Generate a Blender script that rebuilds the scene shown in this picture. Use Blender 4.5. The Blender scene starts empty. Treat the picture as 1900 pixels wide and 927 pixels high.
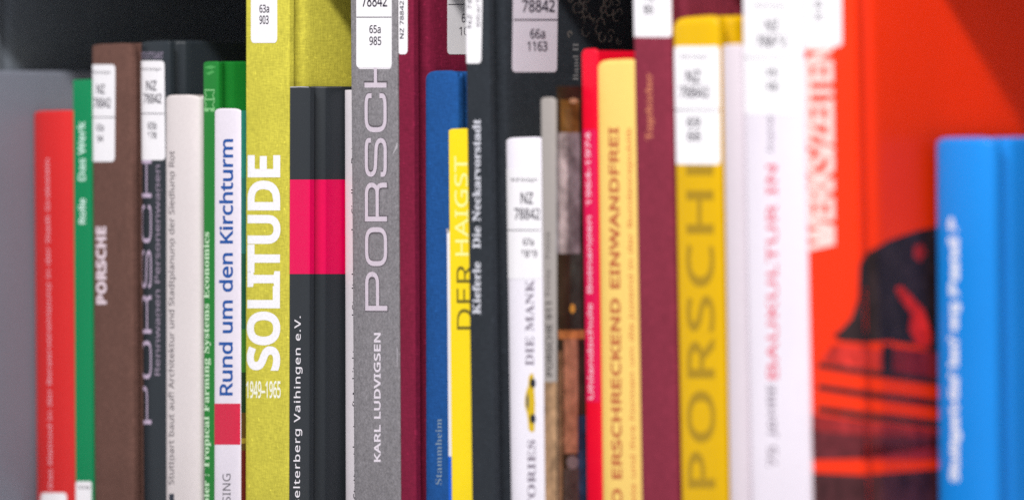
import bpy, bmesh, math, random
from mathutils import Vector, Matrix
random.seed(7)

# ------------------------------------------------------------------ camera, light, world
TH = math.radians(50.0)          # angle between the lens axis and the direction the spines face
DIST, F, HZ = 1.63, 6586.0, 230.0  # metres to the middle of the row, focal length in photo pixels, horizon row
CAMZ = 0.215
ST, CT = math.sin(TH), math.cos(TH)
scene = bpy.context.scene
col = scene.collection
cd = bpy.data.cameras.new('camera')
cam = bpy.data.objects.new('camera', cd)
col.objects.link(cam)
scene.camera = cam
cam.location = (DIST * ST, -DIST * CT, CAMZ)
cam.rotation_euler = (math.radians(90), 0, math.atan2(ST, CT))
cd.sensor_width = 36.0
cd.lens = F / 1900 * 36.0
cd.shift_y = -(463.5 - HZ) / 1900
cd.clip_start, cd.clip_end = 0.05, 50
cd.dof.use_dof = True
cd.dof.focus_distance = 1.752
cd.dof.aperture_fstop = cd.lens / 33.0

w = bpy.data.worlds.new("World")
scene.world = w
w.use_nodes = True
bg = w.node_tree.nodes['Background']
bg.inputs[0].default_value = (0.95, 0.96, 1.0, 1)
bg.inputs[1].default_value = 0.63

ld = bpy.data.lights.new('ceiling_tube', 'AREA')
ld.shape = 'RECTANGLE'
ld.size, ld.size_y = 1.25, 0.06
ld.energy = 42.0
ld.color = (1.0, 0.985, 0.96)
lo = bpy.data.objects.new('ceiling_tube', ld)
col.objects.link(lo)
lo.location = (0.66, -0.95, CAMZ + 1.33)
_d = Vector((0.0, 0.02, CAMZ - 0.05)) - Vector(lo.location)
_d.x = 0
lo.rotation_euler = _d.to_track_quat('-Z', 'Y').to_euler()

vs = scene.view_settings
vs.view_transform = 'Standard'
vs.look = 'None'
vs.exposure = 0.0
vs.gamma = 1.0
vs.use_curve_mapping = False
scene.cycles.use_denoising = False

# ------------------------------------------------------------------ materials
def lin(c):
    return tuple(((v / 255) / 12.92 if v / 255 <= 0.04045 else ((v / 255 + 0.055) / 1.055) ** 2.4) for v in c)

_m = {}
def mat(kind, rgb, k=1.0, rough=None):
    key = (kind, rgb, k, rough)
    if key in _m:
        return _m[key]
    m = bpy.data.materials.new(kind)
    m.use_nodes = True
    nt = m.node_tree
    N, L = nt.nodes, nt.links
    b = N['Principled BSDF']
    base = tuple(min(0.9, v * k) for v in lin(rgb))
    tc = N.new('ShaderNodeTexCoord')
    geo = tc.outputs['Object']
    def noise(scale, detail=3, rough_=0.6, stretch=(1, 1, 1)):
        mp = N.new('ShaderNodeMapping'); mp.inputs['Scale'].default_value = stretch
        L.new(geo, mp.inputs['Vector'])
        n = N.new('ShaderNodeTexNoise'); n.inputs['Scale'].default_value = scale
        n.inputs['Detail'].default_value = detail; n.inputs['Roughness'].default_value = rough_
        L.new(mp.outputs[0], n.inputs['Vector'])
        return n.outputs['Fac']
    def ramp(fac, lo_, hi_):
        r = N.new('ShaderNodeMapRange')
        r.inputs['From Min'].default_value = 0.3; r.inputs['From Max'].default_value = 0.7
        r.inputs['To Min'].default_value = lo_; r.inputs['To Max'].default_value = hi_
        L.new(fac, r.inputs['Value'])
        return r.outputs['Result']
    def mul(a, b_):
        n = N.new('ShaderNodeMath'); n.operation = 'MULTIPLY'
        L.new(a, n.inputs[0]); L.new(b_, n.inputs[1])
        return n.outputs[0]
    def add(a, b_):
        n = N.new('ShaderNodeMath'); n.operation = 'ADD'
        L.new(a, n.inputs[0]); L.new(b_, n.inputs[1])
        return n.outputs[0]
    def bump(h, strength, dist):
        n = N.new('ShaderNodeBump'); n.inputs['Strength'].default_value = strength
        n.inputs['Distance'].default_value = dist
        L.new(h, n.inputs['Height']); L.new(n.outputs[0], b.inputs['Normal'])
    def colour(f):
        n = N.new('ShaderNodeVectorMath'); n.operation = 'SCALE'
        n.inputs[0].default_value = base
        L.new(f, n.inputs['Scale']); L.new(n.outputs[0], b.inputs['Base Color'])
    R, spec = 0.5, 0.4
    if kind in ('cloth', 'coarse_cloth'):
        # woven book cloth: warp and weft threads, slubs along both directions
        s = 0.8
        t1 = noise(900 / s, 2, 0.5, (1, 1, 0.22))
        t2 = noise(900 / s, 2, 0.5, (0.22, 0.22, 1))
        blot = noise(60, 3, 0.6)
        dust = N.new('ShaderNodeMapRange'); L.new(noise(380, 1, 0.4), dust.inputs['Value'])
        dust.inputs['From Min'].default_value = 0.70; dust.inputs['From Max'].default_value = 0.75
        dust.inputs['To Min'].default_value = 1.0; dust.inputs['To Max'].default_value = 1.4
        f = mul(dust.outputs['Result'], mul(ramp(t1, 0.88, 1.12), mul(ramp(t2, 0.88, 1.12), ramp(blot, 0.93, 1.07))))
        colour(f)
        bump(add(t1, t2), 0.6, 0.00025 * s)
        R, spec = 0.9, 0.15
    elif kind == 'photo_print':
        t1 = noise(110, 4, 0.65, (1, 1, 0.7))
        t2 = noise(260, 3, 0.6)
        colour(mul(ramp(t1, 0.45, 1.55), ramp(t2, 0.8, 1.2)))
        R, spec = 0.36, 0.2
    elif kind == 'scuffed':
        t1 = noise(700, 4, 0.75)
        t2 = noise(260, 4, 0.75)
        t3 = noise(25, 3, 0.6, (1, 1, 0.4))
        f = mul(mul(ramp(t1, 0.66, 1.34), ramp(t2, 0.8, 1.2)), ramp(t3, 0.93, 1.07))
        colour(f)
        bump(add(t1, t2), 0.5, 0.0003)
        R, spec = 0.7, 0.3
    elif kind == 'laminate':
        t1 = noise(500, 2)
        t3 = noise(18, 3, 0.6, (1, 1, 0.35))
        colour(mul(ramp(t1, 0.97, 1.03), ramp(t3, 0.95, 1.05)))
        bump(t3, 0.25, 0.0006)
        R, spec = 0.36, 0.2
    elif kind == 'matt_cover':
        t1 = noise(900, 3, 0.7)
        t3 = noise(22, 3, 0.6, (1, 1, 0.35))
        colour(mul(ramp(t1, 0.93, 1.07), ramp(t3, 0.93, 1.07)))
        bump(t1, 0.25, 0.0002)
        R, spec = 0.45, 0.25
    elif kind == 'label_paper':
        t3 = noise(120, 3)
        colour(ramp(t3, 0.975, 1.015))
        R, spec = 0.5, 0.3
    elif kind == 'pages':
        lw = noise(2600, 1, 0.5, (1, 0.02, 0.02))
        colour(ramp(lw, 0.75, 1.05))
        bump(lw, 0.6, 0.0003)
        R, spec = 0.9, 0.1
    elif kind == 'ink':
        t3 = noise(800, 3)
        colour(ramp(t3, 0.9, 1.08))
        R, spec = 0.5, 0.3
    elif kind == 'foil':
        t3 = noise(600, 3)
        colour(ramp(t3, 0.92, 1.06))
        R, spec = 0.42, 0.5
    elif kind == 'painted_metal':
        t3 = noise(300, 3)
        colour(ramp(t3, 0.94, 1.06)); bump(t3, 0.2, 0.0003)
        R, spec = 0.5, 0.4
    elif kind == 'steel':
        t3 = noise(300, 3)
        colour(ramp(t3, 0.94, 1.06))
        b.inputs['Metallic'].default_value = 1.0
        R = 0.35
    if rough is not None:
        R = rough
    b.inputs['Roughness'].default_value = R
    b.inputs['Specular IOR Level'].default_value = spec
    _m[key] = m
    return m

INK = lambda *c: mat('ink', tuple(c))
BLACKINK = mat('ink', (38, 28, 48))
WHITE_LABEL = mat('label_paper', (250, 246, 250), 0.93)

# ------------------------------------------------------------------ mapping between the photo's measurements and the row
CX, CY = DIST * ST, -DIST * CT
def plan(x, p):
    a = (x - 950) / F
    t = (-p - CY) / (CT + a * ST)
    return CX + t * (-ST + a * CT), t
def plan_p(x, s):
    a = (x - 950) / F
    t = (s - CX) / (-ST + a * CT)
    return -(CY + t * (CT + a * ST))

def link(name, me, m, parent=None):
    o = bpy.data.objects.new(name, me)
    if m is not None:
        me.materials.append(m)
    col.objects.link(o)
    if parent is not None:
        o.parent = parent
    return o

def bm_obj(name, bm, m, parent=None, smooth=False):
    me = bpy.data.meshes.new(name)
    bmesh.ops.recalc_face_normals(bm, faces=bm.faces)
    bm.to_mesh(me); bm.free()
    if smooth:
        for f in me.polygons:
            f.use_smooth = True
    return link(name, me, m, parent)

def add_box(bm, x0, x1, y0, y1, z0, z1):
    v = [bm.verts.new((x, y, z)) for z in (z0, z1) for y in (y0, y1) for x in (x0, x1)]
    for f in ((0, 2, 3, 1), (4, 5, 7, 6), (0, 1, 5, 4), (1, 3, 7, 5), (3, 2, 6, 7), (2, 0, 4, 6)):
        bm.faces.new([v[i] for i in f])

# ------------------------------------------------------------------ books
class Book:
    """One book standing on the shelf: plan outline of its cover, its placement and tools that lay print on its skin."""
    def __init__(s, name, label, category, s0, s1, p, lean, top_px, xref, depth, style, bulge, k, joint, th, edge, cap,
                 group=None, foot=0.0):
        s.t = s1 - s0
        s.th = th
        tt = plan(xref, p)[1]
        s.H = CAMZ + (HZ - top_px) / F * tt
        s.lean = lean
        zm = CAMZ - (463 - HZ) / F * tt
        s.root = bpy.data.objects.new(name, None)
        col.objects.link(s.root)
        s.root.empty_display_size = 0.02
        s.root.location = (s0 + math.tan(lean) * zm, -p, 0)
        s.root.rotation_euler = (0, -lean, 0)
        s.root['label'] = label
        s.root['category'] = category
        if group:
            s.root['group'] = group
        s.M = Matrix.Translation(s.root.location) @ Matrix.Rotation(-lean, 4, 'Y')
        s.Mi = s.M.inverted()
        t = s.t
        # outer outline from left board over the spine to the right board
        def side(sign):
            pts = []
            if joint > 0:
                j0, jw, jd = joint_at, 0.0075, joint
                n = 12
                for i in range(n + 1):
                    u = i / n
                    pts.append((1.45 * jd * (0.5 - 0.5 * math.cos(2 * math.pi * u ** 0.62)) ** 0.7, j0 + jw * u))
                pts.append((0, j0 + jw + 0.004))
            pts.append((0, depth))
            return [((x if sign < 0 else t - x), y) for x, y in pts]
        joint_at = bulge + 0.0022
        n = 28
        arc = []
        for i in range(n + 1):
            a = -math.pi / 2 + math.pi * i / n
            sx, cx = math.sin(a), math.cos(a)
            u = math.copysign(abs(sx) ** (2 / k), sx)
            v = abs(cx) ** (2 / k)
            arc.append((t / 2 + u * t / 2, bulge * (1 - v)))
        left = side(-1)[::-1]
        right = side(1)
        s.outer = left + arc + right
        s.nfirst, s.narc = len(left), len(arc)
        # drop repeats
        o2 = []
        for q in s.outer:
            if not o2 or math.hypot(q[0] - o2[-1][0], q[1] - o2[-1][1]) > 2e-5:
                o2.append(q)
        s.outer = o2
        N = len(s.outer)
        s.nor = []
        for i in range(N):
            a, b = s.outer[max(0, i - 1)], s.outer[min(N - 1, i + 1)]
            dx, dy = b[0] - a[0], b[1] - a[1]
            l = math.hypot(dx, dy) or 1
            s.nor.append((dy / l, -dx / l))
        s.depth, s.bulge, s.edge = depth, bulge, edge
        # the cover: outer and inner skins with rounded head and tail edges
        bm = bmesh.new()
        def ring(off, z, capped):
            r = []
            for (x, y), (nx, ny) in zip(s.outer, s.nor):
                zz = z
                if capped:
                    if y < bulge + 0.012:
                        u = abs(2 * x / t - 1)
                        fade = 1 if y <= bulge else max(0, 1 - (y - bulge) / 0.012)
                        zz = z - cap * (u ** 5) * fade
                ox = min(max(x - nx * off, 0.0002), t - 0.0002) if th * 2.2 > t else x - nx * off
                r.append(bm.verts.new((ox, y - ny * off, zz)))
            return r
        e = edge
        rings = [ring(e, foot, False), ring(e * 0.3, foot + e * 0.3, False), ring(0, foot + e, False)]
        for q in (0.25, 0.5, 0.75):
            rings.append(ring(0, foot + (s.H - foot) * q, False))
        rings += [ring(0, s.H - e, True), ring(e * 0.15, s.H - e * 0.45, True), ring(e * 0.5, s.H - e * 0.12, True),
                  ring(min(th * 0.8, e), s.H, True), ring(th, s.H - 0.0002, True), ring(th, foot + 0.0002, False)]
        for a in range(len(rings)):
            A, B = rings[a], rings[(a + 1) % len(rings)]
            for i in range(N - 1):
                bm.faces.new((A[i], A[i + 1], B[i + 1], B[i]))
        bm.faces.new([r[0] for r in rings]); bm.faces.new([r[-1] for r in rings][::-1])
        s.cover = bm_obj('cover', bm, style, s.root, True)
        s.cover.data.set_sharp_from_angle(angle=math.radians(50))
        # the pages
        sq = 0.003 if joint > 0 else 0.0
        bm = bmesh.new()
        i0 = th + 0.0003
        if t - 2 * i0 > 0.0006:
            if joint > 0:
                i0j = 1.45 * joint + th + 0.0002
                if t - 2 * i0j > 0.001:
                    add_box(bm, i0j, t - i0j, bulge + th + 0.001, joint_at + 0.009, foot + sq, s.H - sq - cap)
                add_box(bm, i0, t - i0, joint_at + 0.0095, depth - sq, foot + sq, s.H - sq - cap)
            else:
                add_box(bm, i0, t - i0, bulge + th + 0.0002, depth - 0.0006, foot + 0.0004, s.H - 0.0005 - cap)
            bm_obj('page_block', bm, mat('pages', (236, 226, 205)), s.root)
        else:
            bm.free()

    # -- from photo measurement to a point on the skin of this book
    def hit(s, x, y, eps):
        o = s.Mi @ Vector((CX, CY, CAMZ))
        a, bb = (x - 950) / F, (HZ - y) / F
        d = s.Mi.to_3x3() @ Vector((-ST + a * CT, CT + a * ST, bb))
        best = None
        for i in range(len(s.outer) - 1):
            (x0, y0), (x1, y1) = s.outer[i], s.outer[i + 1]
            ex, ey = x1 - x0, y1 - y0
            den = d.x * ey - d.y * ex
            if abs(den) < 1e-12:
                continue
            tt = ((x0 - o.x) * ey - (y0 - o.y) * ex) / den
            uu = ((x0 - o.x) * d.y - (y0 - o.y) * d.x) / den
            if tt > 0 and -1e-6 <= uu <= 1 + 1e-6 and (best is None or tt < best[0]):
                best = (tt, i, min(1, max(0, uu)))
        if best is None:   # beside the book: clamp to its left shoulder or right back edge
            if x < 0 or (s.Mi.to_3x3() @ Vector((1, 0, 0))).x and s.left_of(o, d):
                tt = (s.outer[s.nfirst][1] - o.y) / d.y
                return Vector((0, s.outer[s.nfirst][1], o.z + tt * d.z)) + Vector((-eps, -eps, 0))
            tt = (s.depth - o.y) / d.y
            return Vector((s.t + eps, s.depth, o.z + tt * d.z))
        tt, i, u = best
        n0, n1 = s.nor[i], s.nor[i + 1]
        nx, ny = n0[0] * (1 - u) + n1[0] * u, n0[1] * (1 - u) + n1[1] * u
        return Vector((o.x + tt * d.x + nx * eps, o.y + tt * d.y + ny * eps, o.z + tt * d.z))
    def left_of(s, o, d):
        t = (s.bulge - o.y) / d.y
        return o.x + t * d.x < s.t / 2

    def project(s, x, y, z):
        q = s.M @ Vector((x, y, z)) - Vector((CX, CY, CAMZ))
        t = -ST * q.x + CT * q.y
        return 950 + F * (CT * q.x + ST * q.y) / t, HZ - F * q.z / t
    def folds(s):
        """lines of the photo along which the skin bends"""
        if not hasattr(s, '_folds'):
            s._folds = []
            turn, run = 0, 0
            for i in range(1, len(s.outer) - 1):
                a, b = s.nor[i - 1], s.nor[i]
                turn += abs(math.atan2(a[0] * b[1] - a[1] * b[0], a[0] * b[0] + a[1] * b[1]))
                run += math.hypot(s.outer[i][0] - s.outer[i - 1][0], s.outer[i][1] - s.outer[i - 1][1])
                x, y = s.outer[i]
                groove = x > s.t * 0.5 and y > s.bulge
                front = y <= s.bulge and (turn > 0.07 or turn * run > 0.00012)
                if groove or front:
                    turn, run = 0, 0
                    s._folds.append((s.project(x, y, 0), s.project(x, y, s.H)))
            sh = (s.t, s.bulge)
            s._folds.append((s.project(*sh, 0), s.project(*sh, s.H)))
        return s._folds

    def lay(s, name, bm, m, level=1, parent=None, skirt=False, step=3.0):
        """bm lies flat in photo units (x right, y down); cut it into strips and press it onto the skin"""
        if not bm.verts:
            bm.free(); return None
        xs = [v.co.x for v in bm.verts]
        lo_x, hi_x = min(xs), max(xs)
        for (xa, ya), (xb, yb) in s.folds():
            if max(xa, xb) < lo_x - 1 or min(xa, xb) > hi_x + 1:
                continue
            nrm = Vector((yb - ya, xa - xb, 0)).normalized()
            bmesh.ops.bisect_plane(bm, geom=bm.verts[:] + bm.edges[:] + bm.faces[:], plane_co=(xa, ya, 0), plane_no=nrm, dist=1e-4)
        eps = 0.00007 * level
        if skirt:
            r = bmesh.ops.extrude_edge_only(bm, edges=[e for e in bm.edges if e.is_boundary])
            low = {v for v in r['geom'] if isinstance(v, bmesh.types.BMVert)}
        else:
            low = set()
        # layers of overlapping strokes carry a small height in co.z
        for v in bm.verts:
            v.co = s.hit(v.co.x, v.co.y, 0.00001 if v in low else eps + v.co.z)
        me = bpy.data.meshes.new(name)
        bm.to_mesh(me); bm.free()
        return link(name, me, m, parent or s.root)

# flat shapes in photo units -------------------------------------------------
def poly(bm, pts, z=0.0):
    vs_ = [bm.verts.new((x, y, z)) for x, y in pts]
    f = bm.faces.new(vs_)
    return f
def polys(*lists):
    bm = bmesh.new()
    for i, l in enumerate(lists):
        poly(bm, l, 0.00002 * i)
    bmesh.ops.triangulate(bm, faces=[f for f in bm.faces if len(f.verts) > 4])
    return bm
def rect(x0, x1, y0, y1, n=1):
    bm = bmesh.new()
    poly(bm, [(x0, y0), (x0, y1), (x1, y1), (x1, y0)])
    return bm
def slant(x0, x1, y0, y1, dx):
    """rectangle whose foot is shifted by dx"""
    bm = bmesh.new()
    poly(bm, [(x0, y0), (x0 + dx, y1), (x1 + dx, y1), (x1, y0)])
    return bm
def round_rect(x0, x1, y0, y1, r, dx=0.0, rx=None):
    rx = rx or r * 0.7
    pts = []
    for cx_, cy_, a0 in ((x0 + rx, y0 + r, 180), (x1 - rx, y0 + r, 270), (x1 - rx, y1 - r, 0), (x0 + rx, y1 - r, 90)):
        for i in range(7):
            a = math.radians(a0 + 15 * i)
            pts.append((cx_ + rx * math.cos(a), cy_ + r * math.sin(a)))
    pts = [(x + dx * (y - y0) / (y1 - y0), y) for x, y in pts]
    bm = bmesh.new()
    poly(bm, pts)
    return bm

_fonts = {}
SANS = {**{chr(65 + i): chr(0x1D5A0 + i) for i in range(26)}, **{chr(97 + i): chr(0x1D5BA + i) for i in range(26)},
        **{chr(48 + i): chr(0x1D7E2 + i) for i in range(10)}}
SERIF_B = {**{chr(65 + i): chr(0x1D400 + i) for i in range(26)}, **{chr(97 + i): chr(0x1D41A + i) for i in range(26)},
           **{chr(48 + i): chr(0x1D7CE + i) for i in range(10)}}
SANS_B = {**{chr(65 + i): chr(0x1D5D4 + i) for i in range(26)}, **{chr(97 + i): chr(0x1D5EE + i) for i in range(26)},
          **{chr(48 + i): chr(0x1D7EC + i) for i in range(10)}}
def glyphs(body, style='plain', weight=0.0, spacing=1.0, lines=1.0, align='LEFT', ref=None):
    if style == 'plain':
        body = ''.join(SANS.get(c, c) for c in body)
    elif style == 'serif':
        body = ''.join(SERIF_B.get(c, c) for c in body)
    elif style == 'bold':
        body = ''.join(SANS_B.get(c, c) for c in body)
    key = (body, weight, spacing, lines, align)
    if key not in _fonts:
        c = bpy.data.curves.new('t', 'FONT')
        c.body = body
        c.offset = weight
        c.space_character = spacing
        c.space_line = lines
        c.align_x = align
        c.resolution_u = 3
        o = bpy.data.objects.new('t', c)
        col.objects.link(o)
        dg = bpy.context.evaluated_depsgraph_get()
        me = bpy.data.meshes.new_from_object(o.evaluated_get(dg))
        V = [(v.co.x, v.co.y) for v in me.vertices]
        P = [tuple(p.vertices) for p in me.polygons]
        bpy.data.objects.remove(o); bpy.data.meshes.remove(me); bpy.data.curves.remove(c)
        _fonts[key] = (V, P)
    return _fonts[key]
def fit(VP, x0, x1, y0, y1, up=True, dx=0.0):
    """place glyphs into a box of the photo; up: reading from bottom to top; dx: shift of the foot against the head"""
    V, P = VP
    a0, a1 = min(v[0] for v in V), max(v[0] for v in V)
    b0, b1 = min(v[1] for v in V), max(v[1] for v in V)
    bm = bmesh.new()
    vs_ = []
    for v in V:
        a, b = (v[0] - a0) / (a1 - a0), (v[1] - b0) / (b1 - b0)
        if up:
            x, y = x1 - b * (x1 - x0), y1 - a * (y1 - y0)
        else:
            x, y = x0 + a * (x1 - x0), y1 - b * (y1 - y0)
        x += dx * (y - y0) / max(1e-6, y1 - y0)
        vs_.append(bm.verts.new((x, y, v[2] if len(v) > 2 else 0)))
    for p in P:
        try:
            bm.faces.new([vs_[i] for i in p])
        except ValueError:
            pass
    return bm
def words(body, *box, up=True, dx=0.0, **kw):
    return fit(glyphs(body, **kw), *box, up=up, dx=dx)

# wide square letters drawn as strokes with round corners
def rounded(pts, r, closed=False):
    n = len(pts)
    out = []
    for i, p in enumerate(pts):
        if not closed and i in (0, n - 1):
            out.append(p); continue
        a, b = pts[i - 1], pts[(i + 1) % n]
        def toward(q):
            l = math.hypot(q[0] - p[0], q[1] - p[1])
            k = min(r, l / 2) / l
            return (p[0] + (q[0] - p[0]) * k, p[1] + (q[1] - p[1]) * k)
        s_, e_ = toward(a), toward(b)
        for j in range(6):
            u = j / 5
            out.append(tuple((1 - u) ** 2 * s_[c] + 2 * u * (1 - u) * p[c] + u * u * e_[c] for c in (0, 1)))
    return out
def ribbon(V, P, pts, wd, closed=False, z=0.0):
    n = len(pts)
    base = len(V)
    for i, p in enumerate(pts):
        a = pts[i - 1] if (i > 0 or closed) else p
        b = pts[(i + 1) % n] if (i < n - 1 or closed) else p
        dx, dy = b[0] - a[0], b[1] - a[1]
        l = math.hypot(dx, dy) or 1
        V.append((p[0] - dy / l * wd / 2, p[1] + dx / l * wd / 2, z))
        V.append((p[0] + dy / l * wd / 2, p[1] - dx / l * wd / 2, z))
    for i in range(n if closed else n - 1):
        j = (i + 1) % n
        P.append((base + 2 * i, base + 2 * i + 1, base + 2 * j + 1, base + 2 * j))
def wide_letters(text, wd=2.2, W=18.0, Hh=16.0, adv=20.6, r=4.5):
    V, P = [], []
    for n, ch in enumerate(text):
        x0 = n * adv
        h = wd / 2
        L_, R_, B_, T_ = x0 + h, x0 + W - h, h, Hh - h
        M_ = Hh * 0.44
        if ch in 'PR':
            ribbon(V, P, [(L_, 0), (L_, Hh)], wd)
            ribbon(V, P, rounded([(L_ + h, T_), (R_, T_), (R_, M_), (L_ + h, M_)], r), wd, z=0.00001)
            if ch == 'R':
                ribbon(V, P, rounded([(x0 + W * 0.5, M_ - h * 0.0), (R_ - 1.0, M_), (R_, B_ + 3), (R_, 0)], r * 0.6), wd, z=0.00002)
        elif ch == 'O':
            ribbon(V, P, rounded([(L_, B_), (L_, T_), (R_, T_), (R_, B_)], r * 1.15, True), wd, True)
        elif ch == 'C':
            ribbon(V, P, rounded([(R_, Hh * 0.68), (R_, T_), (L_, T_), (L_, B_), (R_, B_), (R_, Hh * 0.32)], r * 1.15), wd)
        elif ch == 'S':
            ribbon(V, P, rounded([(R_, Hh * 0.72), (R_, T_), (L_, T_), (L_, Hh * 0.53), (R_, Hh * 0.47), (R_, B_), (L_, B_), (L_, Hh * 0.28)], r), wd)
        elif ch == 'H':
            ribbon(V, P, [(L_, 0), (L_, Hh)], wd); ribbon(V, P, [(R_, 0), (R_, Hh)], wd)
            ribbon(V, P, [(L_, Hh / 2), (R_, Hh / 2)], wd, z=0.00001)
        elif ch == 'E':
            ribbon(V, P, [(L_, 0), (L_, Hh)], wd)
            for yy in (B_, Hh / 2, T_):
                ribbon(V, P, [(L_, yy), (x0 + W, yy)], wd, z=0.00001)
    return V, P

# ------------------------------------------------------------------ library labels
def library_label(b, box, lines, rule=None, r=8, dx=0.0, m=None):
    lb = b.lay('label', round_rect(*box, r, dx), m or WHITE_LABEL, 2, skirt=True)
    if rule:
        b.lay('divider_line', slant(*rule), BLACKINK, 3, lb)
    bmw = bmesh.new()
    for ln in lines:
        body, x0, x1, y0, y1, kw = ln if len(ln) == 6 else (*ln, {})
        part = words(body, x0, x1, y0, y1, **{'up': False, **kw})
        tmp = bpy.data.meshes.new('t'); part.to_mesh(tmp); part.free()
        bmw.from_mesh(tmp); bpy.data.meshes.remove(tmp)
    b.lay('lettering', bmw, BLACKINK, 3.6, lb)
    return lb

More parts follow.
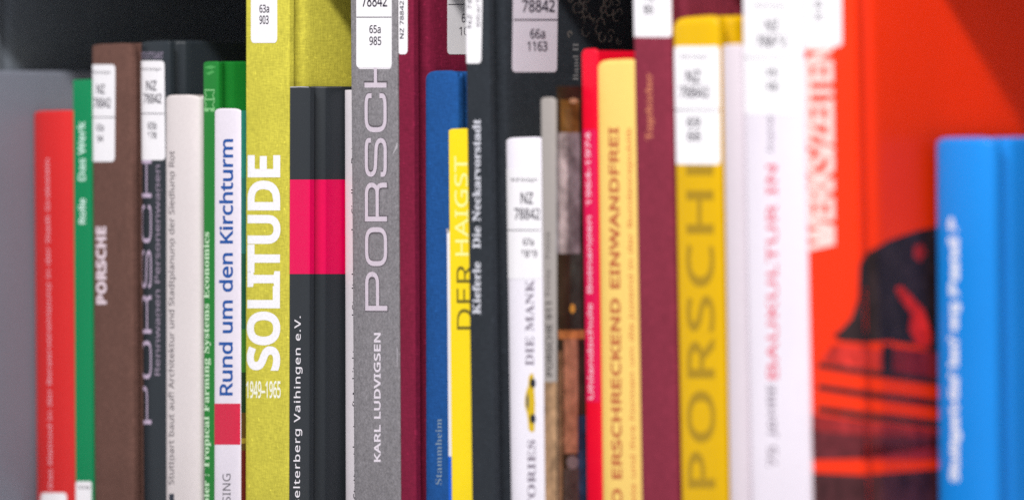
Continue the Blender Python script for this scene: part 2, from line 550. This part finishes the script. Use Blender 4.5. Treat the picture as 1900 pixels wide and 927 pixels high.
# ------------------------------------------------------------------ the row: measured at one height of the photo
# key: left edge, right edge of the spine, lean (photo units over the full height), top, depth, style ...
C_ = lambda *a: mat('cloth', tuple(a))
CC_ = lambda *a: mat('coarse_cloth', tuple(a))
L_ = lambda *a: mat('laminate', tuple(a))
MC_ = lambda *a: mat('matt_cover', tuple(a))
HARD = dict(bulge=0.0012, k=5.0, joint=0.0020, th=0.0026, edge=0.0010, cap=0.0004)
SOFT = dict(bulge=0.0004, k=6.0, joint=0.0, th=0.0004, edge=0.0003, cap=0.0)
def H(**kw): return {**HARD, **kw}
def S(**kw): return {**SOFT, **kw}
ROW = [
 ('tall_black', -78, -8, 6, -60, .250, C_(97, 103, 112), H(),
  'hardcover_book', 'tall black cloth book filling the top corner behind the slate grey book'),
 ('slate', -112, -45, 6, 132, .275, L_(122, 125, 137), H(joint=0.0010, edge=0.0022),
  'hardcover_book', 'plain slate grey book without lettering, behind the thin red spine'),
 ('red', 55, 136, 8, 206, .150, L_(216, 44, 44), H(bulge=.0045, k=2.2, joint=.0006, edge=.0016, cap=.0008),
  'hardcover_book', 'short bright red book with one line of pink letters, beside the slate board'),
 ('green', 137, 170, 6, 148, .160, L_(0, 134, 82), S(th=.0006, edge=.0004),
  'paperback_book', 'thin flat emerald green book with white words, between red spine and brown book'),
 ('brown', 170, 243, 6, 82, .200, C_(102, 72, 64), H(bulge=.002, k=3.5),
  'hardcover_book', 'brown cloth book with small white block capitals under its shelf label'),
 ('black', 260, 313, 6, 76, .215, L_(42, 48, 54), H(bulge=.0022, k=3.0, edge=.0018, joint=.0028),
  'hardcover_book', 'black glossy book with thin lilac capitals, right of the brown book'),
 ('cream', 301, 364, 1, 176, .165, L_(216, 206, 206), H(bulge=.0036, k=2.6, joint=.0008, cap=.0014, edge=.0014),
  'hardcover_book', 'cream white book with a line of small grey letters about a housing estate'),
 ('farming', 377, 405, 2, 114, .150, L_(24, 122, 44), H(bulge=.0010, k=5, th=.002, joint=.0009, edge=.0012),
  'hardcover_book', 'dark green book with a white serif title about tropical farming and a small emblem'),
 ('kirch', 394, 444, -1, 201, .155, L_(224, 215, 226), H(bulge=.0024, k=3.2, th=.0012, joint=0.0, edge=.001, cap=.0014),
  'hardcover_book', 'slim white book with bold blue title and a red square low on its spine'),
 ('lime', 455, 535, -1, -70, .230, CC_(200, 190, 70), H(bulge=.0010, k=5.5, joint=.0028),
  'hardcover_book', 'tall lime yellow cloth book with big white condensed capitals on the spine'),
 ('charcoal', 537, 574, -2, 160, .150, MC_(43, 47, 52), H(bulge=.0006, k=8, joint=.0022, edge=.0006, th=.0018),
  'hardcover_book', 'charcoal book wrapped by a magenta band, between lime book and grey book'),
 ('thin_white', 637, 669, 2, 167, .150, L_(222, 214, 220), S(bulge=.0016, k=2.4),
  'paperback_book', 'thin white booklet half hidden behind the big grey book'),
 ('grey', 653, 739, 7, -66, .240, mat('scuffed', (126, 122, 126)), H(bulge=.0010, k=6, joint=.0012),
  'hardcover_book', 'tall scuffed grey book with large silver capitals and the white 65a 985 shelf label'),
 ('wine', 740, 768, 5, -80, .230, C_(120, 25, 54), H(bulge=.0012, k=4, joint=.003),
  'hardcover_book', 'slim crimson cloth book with narrow vertical shelf label, right of the big grey book'),
 ('blue', 787, 848, 1, 131, .190, C_(28, 78, 140), H(bulge=.002, k=4, joint=.0012, cap=.0026, edge=.0018),
  'hardcover_book', 'navy blue cloth book with small grey serif lettering near its foot'),
 ('brochure', 829, 837, 7, 428, .150, L_(226, 222, 228), S(th=.0003),
  'brochure', 'very thin white and blue brochure squeezed against the bright yellow spine'),
 ('yellow', 834, 879, 8, 239, .150, L_(246, 212, 10), H(bulge=.0005, k=8, th=.0012, joint=.0, edge=.0006, cap=.0006),
  'hardcover_book', 'bright lemon yellow book with thin grey and white capitals, beside the blue cloth book'),
 ('neckar', 868, 911, 12, -72, .215, C_(44, 48, 54), H(bulge=.0014, k=4, joint=.0026),
  'hardcover_book', 'tall black book with white serif title and the 66a 1163 label'),
 ('stories', 938, 1008, 13, 256, .150, L_(236, 230, 240), H(bulge=.0022, k=3.6, joint=.0, th=.001, edge=.0012, cap=.0008),
  'hardcover_book', 'white book with a tiny yellow car printed on the spine under its shelf label'),
 ('night', 1003, 1031, 10, 181, .150, L_(160, 152, 148), H(bulge=.002, k=3, joint=.0, th=.0012, edge=.0010, cap=.0010),
  'hardcover_book', 'grey spined book with a dark night photo on its board'),
 ('crimson', 1082, 1112, 11, 91, .150, L_(232, 12, 46), H(bulge=.0012, k=4, joint=.0, th=.001, edge=.0016, cap=.0010),
  'hardcover_book', 'thin crimson book with white vertical lettering, left of the sand yellow book'),
 ('sand', 1108, 1184, 11, 111, .160, L_(238, 200, 110), H(bulge=.0028, k=3.2, joint=.0006, edge=.0022, cap=.0016),
  'hardcover_book', 'pale sand yellow book with rust coloured capitals in two lines'),
 ('burgundy', 1180, 1248, 15, -62, .210, C_(128, 44, 62), H(bulge=.0018, k=3.5),
  'hardcover_book', 'tall burgundy book with a small golden script title under its white label'),
 ('golden', 1252, 1337, 16, 31, .190, L_(214, 168, 0), H(bulge=.0024, k=3, th=.004, edge=.0038, cap=.0012),
  'hardcover_book', 'golden yellow book with large olive capitals below a full shelf label'),
 ('plain_white', 1339, 1378, 15, 83, .150, L_(208, 196, 204), H(bulge=.004, k=2.2, joint=.0, th=.0012, edge=.001),
  'paperback_book', 'thin plain pinkish white spine between the golden book and the tall white one'),
 ('tall_white', 1378, 1492, 16, -90, .200, L_(228, 219, 230), H(bulge=.0034, k=2.3, joint=.001),
  'hardcover_book', 'thick tall white book with a column of small pale red letters'),
 ('orange', 1497, 1592, 18, -45, .250, L_(254, 50, 8), H(bulge=.0016, k=4, joint=.0022),
  'hardcover_book', 'tall orange red book with white block capitals and a black silhouette on its board'),
 ('azure', 1727, 1836, 6, 256, .200, L_(24, 130, 216), H(bulge=.005, k=2.2, joint=.0022, edge=.002, cap=.001),
  'hardcover_book', 'azure blue book with white vertical lettering at the end of the row'),
]
keys = [r[0] for r in ROW]
lean = [math.atan(r[3] * 0.000385 / 0.229 * (1.08 - 0.00008 * r[1])) for r in ROW]
n = len(ROW)
P_, S_ = [0.0] * n, [None] * n
i0 = keys.index('lime')
S_[i0] = (plan(ROW[i0][1], 0)[0], plan(ROW[i0][2], 0)[0])
def gap(i, j): return 0.00035 + abs(lean[i] - lean[j]) * 0.16
for i in range(i0 + 1, n):
    s_ = S_[i - 1][1] + gap(i, i - 1)
    P_[i] = plan_p(ROW[i][1], s_)
    S_[i] = (s_, plan(ROW[i][2], P_[i])[0])
for i in range(i0 - 1, -1, -1):
    s_ = S_[i + 1][0] - gap(i, i + 1)
    P_[i] = plan_p(ROW[i][2], s_)
    S_[i] = (plan(ROW[i][1], P_[i])[0], s_)
BK = {}
for i, r in enumerate(ROW):
    key, xl, xr, ln_, top, depth, style, sh, nm, lab = r
    BK[key] = Book(nm, lab, 'brochure' if nm == 'brochure' else 'book', S_[i][0], S_[i][1], P_[i], lean[i], top, (xl + xr) / 2, depth, style, **sh)
    print(key, 'p %.1f  s %.1f..%.1f  H %.0f' % (P_[i] * 1e3, S_[i][0] * 1e3, S_[i][1] * 1e3, BK[key].H * 1e3))

# ------------------------------------------------------------------ the shelf around them (turned a little against the books)
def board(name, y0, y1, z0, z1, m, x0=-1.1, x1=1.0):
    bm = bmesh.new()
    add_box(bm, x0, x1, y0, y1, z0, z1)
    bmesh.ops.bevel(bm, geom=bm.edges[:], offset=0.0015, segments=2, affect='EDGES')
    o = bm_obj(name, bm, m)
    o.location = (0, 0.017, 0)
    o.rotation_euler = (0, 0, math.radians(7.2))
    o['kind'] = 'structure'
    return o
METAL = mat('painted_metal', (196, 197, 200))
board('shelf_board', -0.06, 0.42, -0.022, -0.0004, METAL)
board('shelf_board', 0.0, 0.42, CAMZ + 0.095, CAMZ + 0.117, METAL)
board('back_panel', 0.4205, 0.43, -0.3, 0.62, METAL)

# ------------------------------------------------------------------ print and labels, book by book
b = BK['red']
b.lay('title_lettering', words('Das Kleinod in der Bürgervereinigung in der Stadt Grabstein', 84, 93, 294, 905, dx=6, weight=0.012), INK(246, 186, 196))
library_label(b, (76, 124, 913, 1090), [('78842', 84, 112, 1000, 1018)])
b = BK['green']
b.lay('title_lettering', words('Das Werk', 144, 158, 225, 335, dx=1, weight=0.03), INK(206, 240, 226))
b.lay('author_lettering', words('Rolle', 146, 159, 368, 415, weight=0.03), INK(214, 242, 230))
library_label(b, (141, 170, 892, 1080), [('WLB Stuttgart', 145, 168, 900, 907)], r=5)
b = BK['brown']
b.lay('title_lettering', words('PORSCHE', 178, 197, 420, 564, weight=0.03, style='bold', dx=1), INK(226, 205, 214))
library_label(b, (168.5, 214, 120, 300), [('WLB Stuttgart', 173, 206, 132, 138), ('NZ', 180, 195, 157, 174, dict(weight=.012)),
              ('78842', 174, 206, 182, 200, dict(weight=.012)), ('63a', 180, 193, 230, 243, dict(weight=.01)), ('94', 181, 192, 251, 263, dict(weight=.01))],
              (169, 214, 217, 218.5, 0), dx=-1)
b = BK['black']
lil = INK(150, 138, 158)
b.lay('author_lettering', words('STUTTGART', 262, 303, 97, 110, up=False, weight=.01), lil)
library_label(b, (257.5, 305, 113, 297), [('WLB Stuttgart', 263, 300, 126, 132), ('NZ', 272, 291, 150, 168, dict(weight=.012)),
              ('78842', 267, 300, 174, 192, dict(weight=.012)), ('65b', 275, 291, 226, 240, dict(weight=.01)), ('178', 275, 291, 245, 257, dict(weight=.01))],
              (258, 305, 210, 211.5, 0), dx=2)
b.lay('title_lettering', fit(wide_letters('PORSCHE', wd=1.9, adv=21.5), 263, 281, 212, 786, dx=0), INK(196, 176, 200))
b.lay('subtitle_lettering', words('Rennwagen Personenwagen', 287.5, 300, 306, 696, weight=.014), INK(146, 132, 150))
b = BK['cream']
b.lay('title_lettering', words('Stuttgart baut auf! Architektur und Stadtplanung der Siedlung Rot', 313, 327, 280, 898, dx=-1, weight=.006), INK(92, 84, 88))
b.lay('publisher_mark', slant(314, 323, 915, 945, 0), INK(40, 46, 60))
b = BK['farming']
b.lay('title_lettering', words('Ruthenberg-Keppler : Tropical Farming Systems Economics', 377, 391.5, 430, 1130, style='serif', weight=.01), INK(190, 220, 185))
V, P = [], []
for y in (0, 6):
    ribbon(V, P, [(0, y), (0, y + 4)], 1.1)
for k_ in (0, 1):
    a = k_ * 5.5
    ribbon(V, P, [(1 + a, 0), (1 + a, 10)], .8)
    ribbon(V, P, [(1 + a, 0), (3.4 + a, 2), (5.6 + a, 0)], .8, z=.00001)
    ribbon(V, P, [(1 + a, 10), (3.4 + a, 8), (5.6 + a, 10)], .8, z=.00001)
ribbon(V, P, [(12, 0), (12, 10)], .8)
b.lay('emblem', fit((V, P), 379, 399, 166, 207), INK(130, 195, 130))
b.lay('worn_bright_edge', polys([(379, 126), (390, 121), (402, 124), (392, 129)], [(382, 136), (394, 131), (399, 134), (388, 140)]), INK(70, 160, 80), .8)
b = BK['kirch']
b.lay('title_lettering', words('Rund um den Kirchturm', 407, 433, 258, 733, weight=.022, dx=-1), INK(18, 78, 156))
b.lay('red_square', slant(393.6, 446, 748, 824, 0), INK(206, 32, 66))
b.lay('publisher_lettering', words('PRESSING', 413, 428, 878, 985), INK(96, 92, 98))
_pic = [((28, 122, 112), 205, 330), ((34, 108, 104), 330, 470), ((16, 82, 64), 470, 610), ((52, 112, 40), 610, 690), ((22, 52, 30), 690, 765),
        ((88, 62, 26), 765, 835), ((150, 128, 48), 812, 822), ((96, 20, 22), 835, 990)]
for i, (c, y0, y1) in enumerate(_pic):
    b.lay('cover_picture', slant(447.5, 640, y0, y1, 0), INK(*c), .8 + .2 * (i == 6))
b = BK['lime']
b.lay('title_lettering', words('SOLITUDE', 459, 521, 288, 687, weight=.048, spacing=1.02, dx=-1), INK(246, 240, 244))
b.lay('year_lettering', words('1949–1965', 457, 521, 706, 738, up=False, weight=.022), INK(242, 240, 222))
library_label(b, (466, 514.5, -110, 80), [('NZ', 482, 499, -64, -47, dict(weight=.015)), ('78842', 474, 507, -40, -22, dict(weight=.015)),
              ('63a', 482, 500, 9, 24, dict(weight=.012)), ('903', 482, 499, 29, 45, dict(weight=.012))], (466, 514, -9, -7.6, 0))
b = BK['charcoal']
b.lay('magenta_band', slant(537.2, 760, 333, 508, 0), mat('laminate', (226, 0, 82)))
b.lay('title_lettering', words('Hasselterberg Vaihingen e.V.', 546, 562, 586, 988, spacing=1.12, weight=.008, dx=-2), INK(232, 226, 232))
b.lay('worn_bright_edge', polys([(538, 161.2), (560, 160.6), (573, 161.4), (573, 162.6), (556, 162.2), (538, 162.8)]), INK(190, 188, 194), .9)  # pale strip: highlight along the head edge put into the colour, with rubbed wear
b.lay('worn_bright_edge', polys([(577, 161.4), (610, 161.8), (634, 161.4), (634, 162.2), (600, 162.8), (577, 162.4)]), INK(120, 120, 126), .9)  # dimmer strip continues the painted highlight and wear along the board
b = BK['thin_white']
b.lay('title_lettering', words('Stuttgart baut auf! Architektur und Stadtplanung der Siedlung Rot', 651, 663.5, 272, 924, dx=4, weight=.002), INK(40, 36, 44))
for y in (381, 430):
    bm = round_rect(635.8, 639.6, y - 4, y + 4, 2)
    b.lay('staple', bm, mat('steel', (150, 145, 150)), 4, skirt=True)
b = BK['grey']
V, P = wide_letters('PORSCHE', wd=2.3)
b.lay('title_lettering', fit((V, P), 676, 717, 8, 576, dx=2), mat('foil', (205, 192, 204)), 1.6)
V2, P2 = wide_letters('PORSCHE', wd=3.1, W=18.4, Hh=16.6)
b.lay('title_shadow', fit((V2, P2), 674.8, 718.6, 5.5, 578, dx=2), INK(88, 82, 88), .7)
b.lay('author_lettering', words('KARL LUDVIGSEN', 694, 706.5, 617, 856, spacing=1.06, weight=.03, dx=0), INK(222, 212, 222))
b.lay('label', round_rect(664, 726.5, -100, 128.5, 7), mat('label_paper', (226, 220, 226)), 1.2, skirt=True)
library_label(b, (661.5, 727, -110, 125.6), [('WLB Stuttgart', 668, 718, -88, -80), ('NZ', 684, 709, -55, -34, dict(weight=.01)), ('78842', 672, 719, -9, 13, dict(weight=.012)),
              ('65a', 686, 707, 47, 62, dict(weight=.012)), ('985', 686, 708, 68, 84, dict(weight=.012))], (662, 727, 31.5, 33, 0), r=7)
b.lay('scuff', polys([(736, 266), (738, 263), (737.5, 274), (731, 284), (728, 287), (732, 277)]), INK(172, 166, 172), .9)
b.lay('scuff', polys([(736, 640), (738.5, 648), (738, 682), (736.5, 676)]), INK(160, 154, 160), .9)
b = BK['wine']
library_label(b, (738.5, 756.5, -120, 101), [('NZ 78842', 742.5, 750, 2, 72, dict(up=True, weight=.012))], r=8)
library_label(b, (830, 905, -110, 101), [('60a', 856, 880, 26, 42), ('1094', 852, 886, 50, 66)], (831, 905, 8, 9.4, 0), r=7)
b = BK['blue']
b.lay('title_lettering', words('Stammheim', 808, 820, 776, 898, style='serif', weight=-.006), INK(120, 140, 160))
b = BK['brochure']
b.lay('blue_foot', slant(829, 850, 846, 1010, 3), INK(0, 92, 205))
b.lay('staple', round_rect(826.5, 833.5, 424, 431, 3), mat('steel', (220, 215, 220)), 4, skirt=True)
b = BK['yellow']
b.lay('title_lettering', words('DER', 847, 876, 490, 611, dx=1), INK(118, 104, 18))
b.lay('district_lettering', words('HAIGST', 843, 868, 290, 474, dx=2, weight=.004), INK(246, 240, 150))
b = BK['neckar']
b.lay('title_lettering', words('Kieferle   Die Neckarvorstadt', 877, 892, 221, 583, style='serif', dx=0, weight=.012), INK(206, 206, 216))
library_label(b, (863.5, 897, -110, 118), [('NZ 78842', 868, 876, -40, 52, dict(up=True)), ('66a/1163', 884, 891, -40, 50, dict(up=True))], dx=-4)
library_label(b, (953, 1036, -95, 134), [('NZ', 984, 1012, -48, -30, dict(weight=.012)), ('78842', 968, 1029, 0, 23, dict(weight=.018)), ('66a', 983, 1011, 54, 72, dict(weight=.018)),
              ('1163', 978, 1015, 77, 95, dict(weight=.018))], (953, 1035, 36, 38.4, 0), dx=-3, m=mat('label_paper', (226, 216, 228)))
V, P = [], []
rnd = random.Random(3)
for q in range(34):
    x, y = rnd.uniform(1056, 1160), rnd.uniform(-10, 78)
    r_, a0, a1 = rnd.uniform(3, 11), rnd.uniform(0, 6.28), rnd.uniform(2, 5)
    ribbon(V, P, [(x + r_ * .7 * math.cos(a0 + a1 * i / 10), y + r_ * math.sin(a0 + a1 * i / 10)) for i in range(11)], rnd.uniform(1.5, 3), z=.000004 * q)
bm = bmesh.new()
vv = [bm.verts.new(v) for v in V]
for p in P: bm.faces.new([vv[i] for i in p])
b.lay('board_ornament', bm, INK(118, 112, 108))
b.lay('board_lettering', words('Band II', 1063, 1073, 80, 150, style='serif'), INK(130, 130, 132))
b = BK['stories']
library_label(b, (937, 1003, 314, 517), [('WLB Stuttgart', 948, 998, 330, 338), ('NZ', 967, 990, 357, 378, dict(weight=.014)),
              ('78842', 955, 1002, 386, 407, dict(weight=.014)), ('67a', 971, 991, 442, 455, dict(weight=.012)), ('1819', 968, 997, 463, 477, dict(weight=.012))],
              (938, 1003, 426, 427.6, 0), dx=3)
b.lay('title_lettering', words('DIE MANK', 975, 991, 518, 678, style='serif', dx=0), INK(120, 108, 124))
b.lay('series_lettering', words('STORIES', 979, 994, 815, 964, style='serif', dx=0), INK(120, 108, 124))
b.lay('printed_car', polys([(990, 692), (984, 693), (981, 700), (980, 716), (977, 724), (974, 738), (974, 752), (978, 766), (980, 782), (981, 796), (986, 801), (992, 799), (993, 748)]), INK(214, 178, 24))
b.lay('printed_window', polys([(980, 726), (976.4, 738), (976.4, 750), (980, 762), (981.5, 745)]), INK(96, 96, 100), 1.5)
for y in (710, 776):
    b.lay('printed_wheel', polys([(989 + 5.4 * math.cos(a * .5236), y + 9 * math.sin(a * .5236)) for a in range(12)]), INK(34, 34, 44), 2)
b = BK['night']
b.lay('title_lettering', words('PORSCHE 911', 1013, 1024, 560, 697, weight=.02, dx=1), INK(52, 46, 48), 1.5)
b.lay('subtitle_lettering', words('Essay - Fotos', 1013, 1022, 430, 548, weight=.004), INK(92, 84, 84), 1.5)
def pic(key, x0, x1, y0, y1, c, lv=1.0, dx=0):
    BK[key].lay('cover_picture', slant(x0, x1, y0, y1, dx), mat('photo_print', c), lv)
pic('night', 998, 1033, 708, 1000, (164, 128, 96))
pic('night', 1033, 1120, 160, 1000, (44, 36, 30), .6)
pic('night', 1040, 1074, 185, 246, (110, 80, 40))
pic('night', 1047, 1062, 200, 240, (104, 80, 48), 1.5)
pic('night', 1032, 1076, 246, 470, (116, 112, 118))
pic('night', 1038, 1052, 246, 470, (168, 162, 168), 1.5)
pic('night', 1058, 1078, 470, 616, (44, 52, 48), 1.0)
pic('night', 1036, 1085, 612, 628, (176, 112, 66), 1.4)
pic('night', 1046, 1072, 628, 840, (150, 104, 84), 1.0)
pic('night', 1036, 1043, 650, 960, (120, 88, 66), 1.0)
pic('night', 1072, 1090, 770, 980, (26, 52, 78), 1.0)
pic('night', 1046, 1074, 868, 1000, (70, 62, 62), 1.2)
b = BK['night']
b.lay('cover_picture', polys([(1062 + 11 * math.cos(a * .5236), 857 + 13 * math.sin(a * .5236)) for a in range(12)]), INK(112, 102, 108), 2)
b.lay('cover_picture', polys([(1064 + 8 * math.cos(a * .5236), 187 + 5 * math.sin(a * .5236)) for a in range(12)]), INK(170, 140, 110), 2)
b.lay('cover_picture', polys([(1062 + 5 * math.cos(a * .5236), 572 + 9 * math.sin(a * .5236)) for a in range(12)]), INK(190, 140, 60), 2)
b = BK['crimson']
b.lay('title_panel', slant(1078, 1107, 240, 745, 6), INK(226, 20, 82), .7)
b.lay('title_lettering', words('Uhlandschule  Botnangen  1964-1974', 1086, 1098, 245, 740, dx=6, weight=.022), INK(246, 196, 212))
b = BK['sand']
b.lay('title_lettering', words('SO ERSCHRECKEND EINWANDFREI', 1129, 1148, 236, 962, dx=7, spacing=1.05, weight=.034), INK(184, 92, 56))
b.lay('subtitle_lettering', words('Texte und ihre Formen um die Jugend in der Bundesrepublik', 1162, 1174, 236, 960, dx=9, weight=.016), INK(206, 118, 66))
b = BK['burgundy']
b.lay('title_lettering', words('Tagebücher', 1198, 1213, 136, 260, style='serif', dx=1), INK(214, 132, 96))
library_label(b, (1168, 1243, -140, 69), [('78842', 1180, 1230, -60, -40, dict(weight=.012)), ('69a', 1192, 1215, -16, 2, dict(weight=.016)), ('90', 1194, 1213, 9, 27, dict(weight=.016))], dx=4)
b = BK['golden']
b.lay('title_lettering', words('PORSCHE', 1272, 1324, 310 - 45, 905, dx=4, weight=.02, spacing=1.1), INK(166, 130, 14))
library_label(b, (1251, 1335, 86, 305), [('WLB Stuttgart', 1262, 1316, 102, 110), ('NZ', 1273, 1301, 130, 154, dict(weight=.018)), ('78842', 1261, 1317, 160, 182, dict(weight=.018)),
              ('69', 1275, 1300, 217, 236, dict(weight=.018)), ('66', 1276, 1301, 242, 262, dict(weight=.018))], (1252, 1335, 203, 205, 0), dx=2)
b = BK['tall_white']
library_label(b, (1379, 1485, -60, 212), [('WLB Stuttgart', 1399, 1461, 7, 16), ('NZ', 1420, 1446, 36, 58, dict(weight=.016)), ('78842', 1403, 1461, 66, 88, dict(weight=.016)),
              ('69', 1422, 1443, 126, 144, dict(weight=.016)), ('68', 1422, 1444, 152, 170, dict(weight=.016))], (1380, 1484, 106, 107.6, 0), dx=2)
b.lay('author_lettering', words('Ingrid', 1424, 1437, 216, 282, weight=.012), INK(100, 84, 98), 1)
b.lay('title_lettering', words('BAUKULTUR IN', 1422, 1442, 306, 702, weight=.016, dx=2), INK(222, 84, 104))
b.lay('subtitle_lettering', words('JAHRE', 1424, 1442, 712, 810, weight=.018, dx=1), INK(118, 104, 118))
b.lay('publisher_lettering', words('75', 1425, 1442, 826, 865, weight=.014), INK(130, 116, 128))
b = BK['orange']
library_label(b, (1491, 1560, -140, 86), [('78842', 1500, 1545, -36, -18, dict(weight=.012)), ('65', 1511, 1527, 0, 16, dict(weight=.014)), ('20', 1511, 1527, 24, 38, dict(weight=.014))], dx=2)
b.lay('title_lettering', words('WERKS/ZEITEN', 1491, 1546, 84, 466, weight=.05, spacing=.94, dx=4), INK(250, 212, 206))
DK = (48, 34, 36)
def opic(name, c, lv, *pl):
    BK['orange'].lay(name, polys(*pl), mat('photo_print', c), lv + 1.6)
opic('cover_silhouette', DK, 1.0,
     [(1545, 622), (1560, 612), (1580, 590), (1592, 555), (1594, 490), (1606, 470), (1650, 445), (1700, 428), (1762, 415), (1762, 640), (1735, 655), (1700, 640), (1650, 632), (1600, 636), (1560, 632)])
opic('cover_picture', (214, 38, 32), 1.5, [(1661, 534), (1672, 530), (1686, 545), (1714, 575), (1728, 620), (1724, 645), (1700, 640), (1686, 610), (1690, 580), (1670, 555)])
opic('cover_picture', (168, 40, 40), 1.5, [(1697, 456), (1712, 452), (1718, 470), (1706, 486), (1694, 474)])
opic('cover_picture', (196, 46, 38), 1.0, [(1524, 668), (1545, 640), (1600, 642), (1636, 650), (1636, 684), (1585, 682)])
opic('cover_picture', (128, 32, 38), 1.0, [(1656, 644), (1762, 656), (1762, 706), (1656, 690)])
opic('cover_silhouette', DK, 1.1, [(1636, 640), (1656, 640), (1656, 692), (1636, 690)])
for (y0, y1, h) in ((672, 704, 12), (712, 744, 13), (752, 782, 14)):
    opic('cover_stripe', DK, 1.0, [(1518, y0), (1600, y0 + (y1 - y0) * .35), (1762, y1), (1762, y1 + h), (1600, y0 + (y1 - y0) * .35 + h), (1518, y0 + h * .8)])
opic('cover_picture', (150, 38, 40), .8, [(1507, 768), (1600, 780), (1762, 800), (1762, 826), (1600, 826), (1507, 826)])
opic('cover_picture', (96, 34, 40), .9, [(1507, 798), (1600, 806), (1762, 812), (1762, 824), (1600, 850), (1507, 852)])
opic('cover_picture', (150, 34, 40), .9, [(1600, 826), (1762, 826), (1762, 850), (1600, 852)])
opic('cover_picture', (72, 34, 38), .9, [(1507, 876), (1600, 880), (1762, 868), (1762, 1030), (1511, 1030)])
b = BK['azure']
b.lay('title_lettering', words('Band 3', 1759, 1778, 402, 548, weight=.08, dx=2), INK(226, 230, 246))
b.lay('subtitle_lettering', words('Stuttgart-Gablenberg', 1760, 1782, 560, 892, weight=.08, dx=2), INK(226, 230, 246))
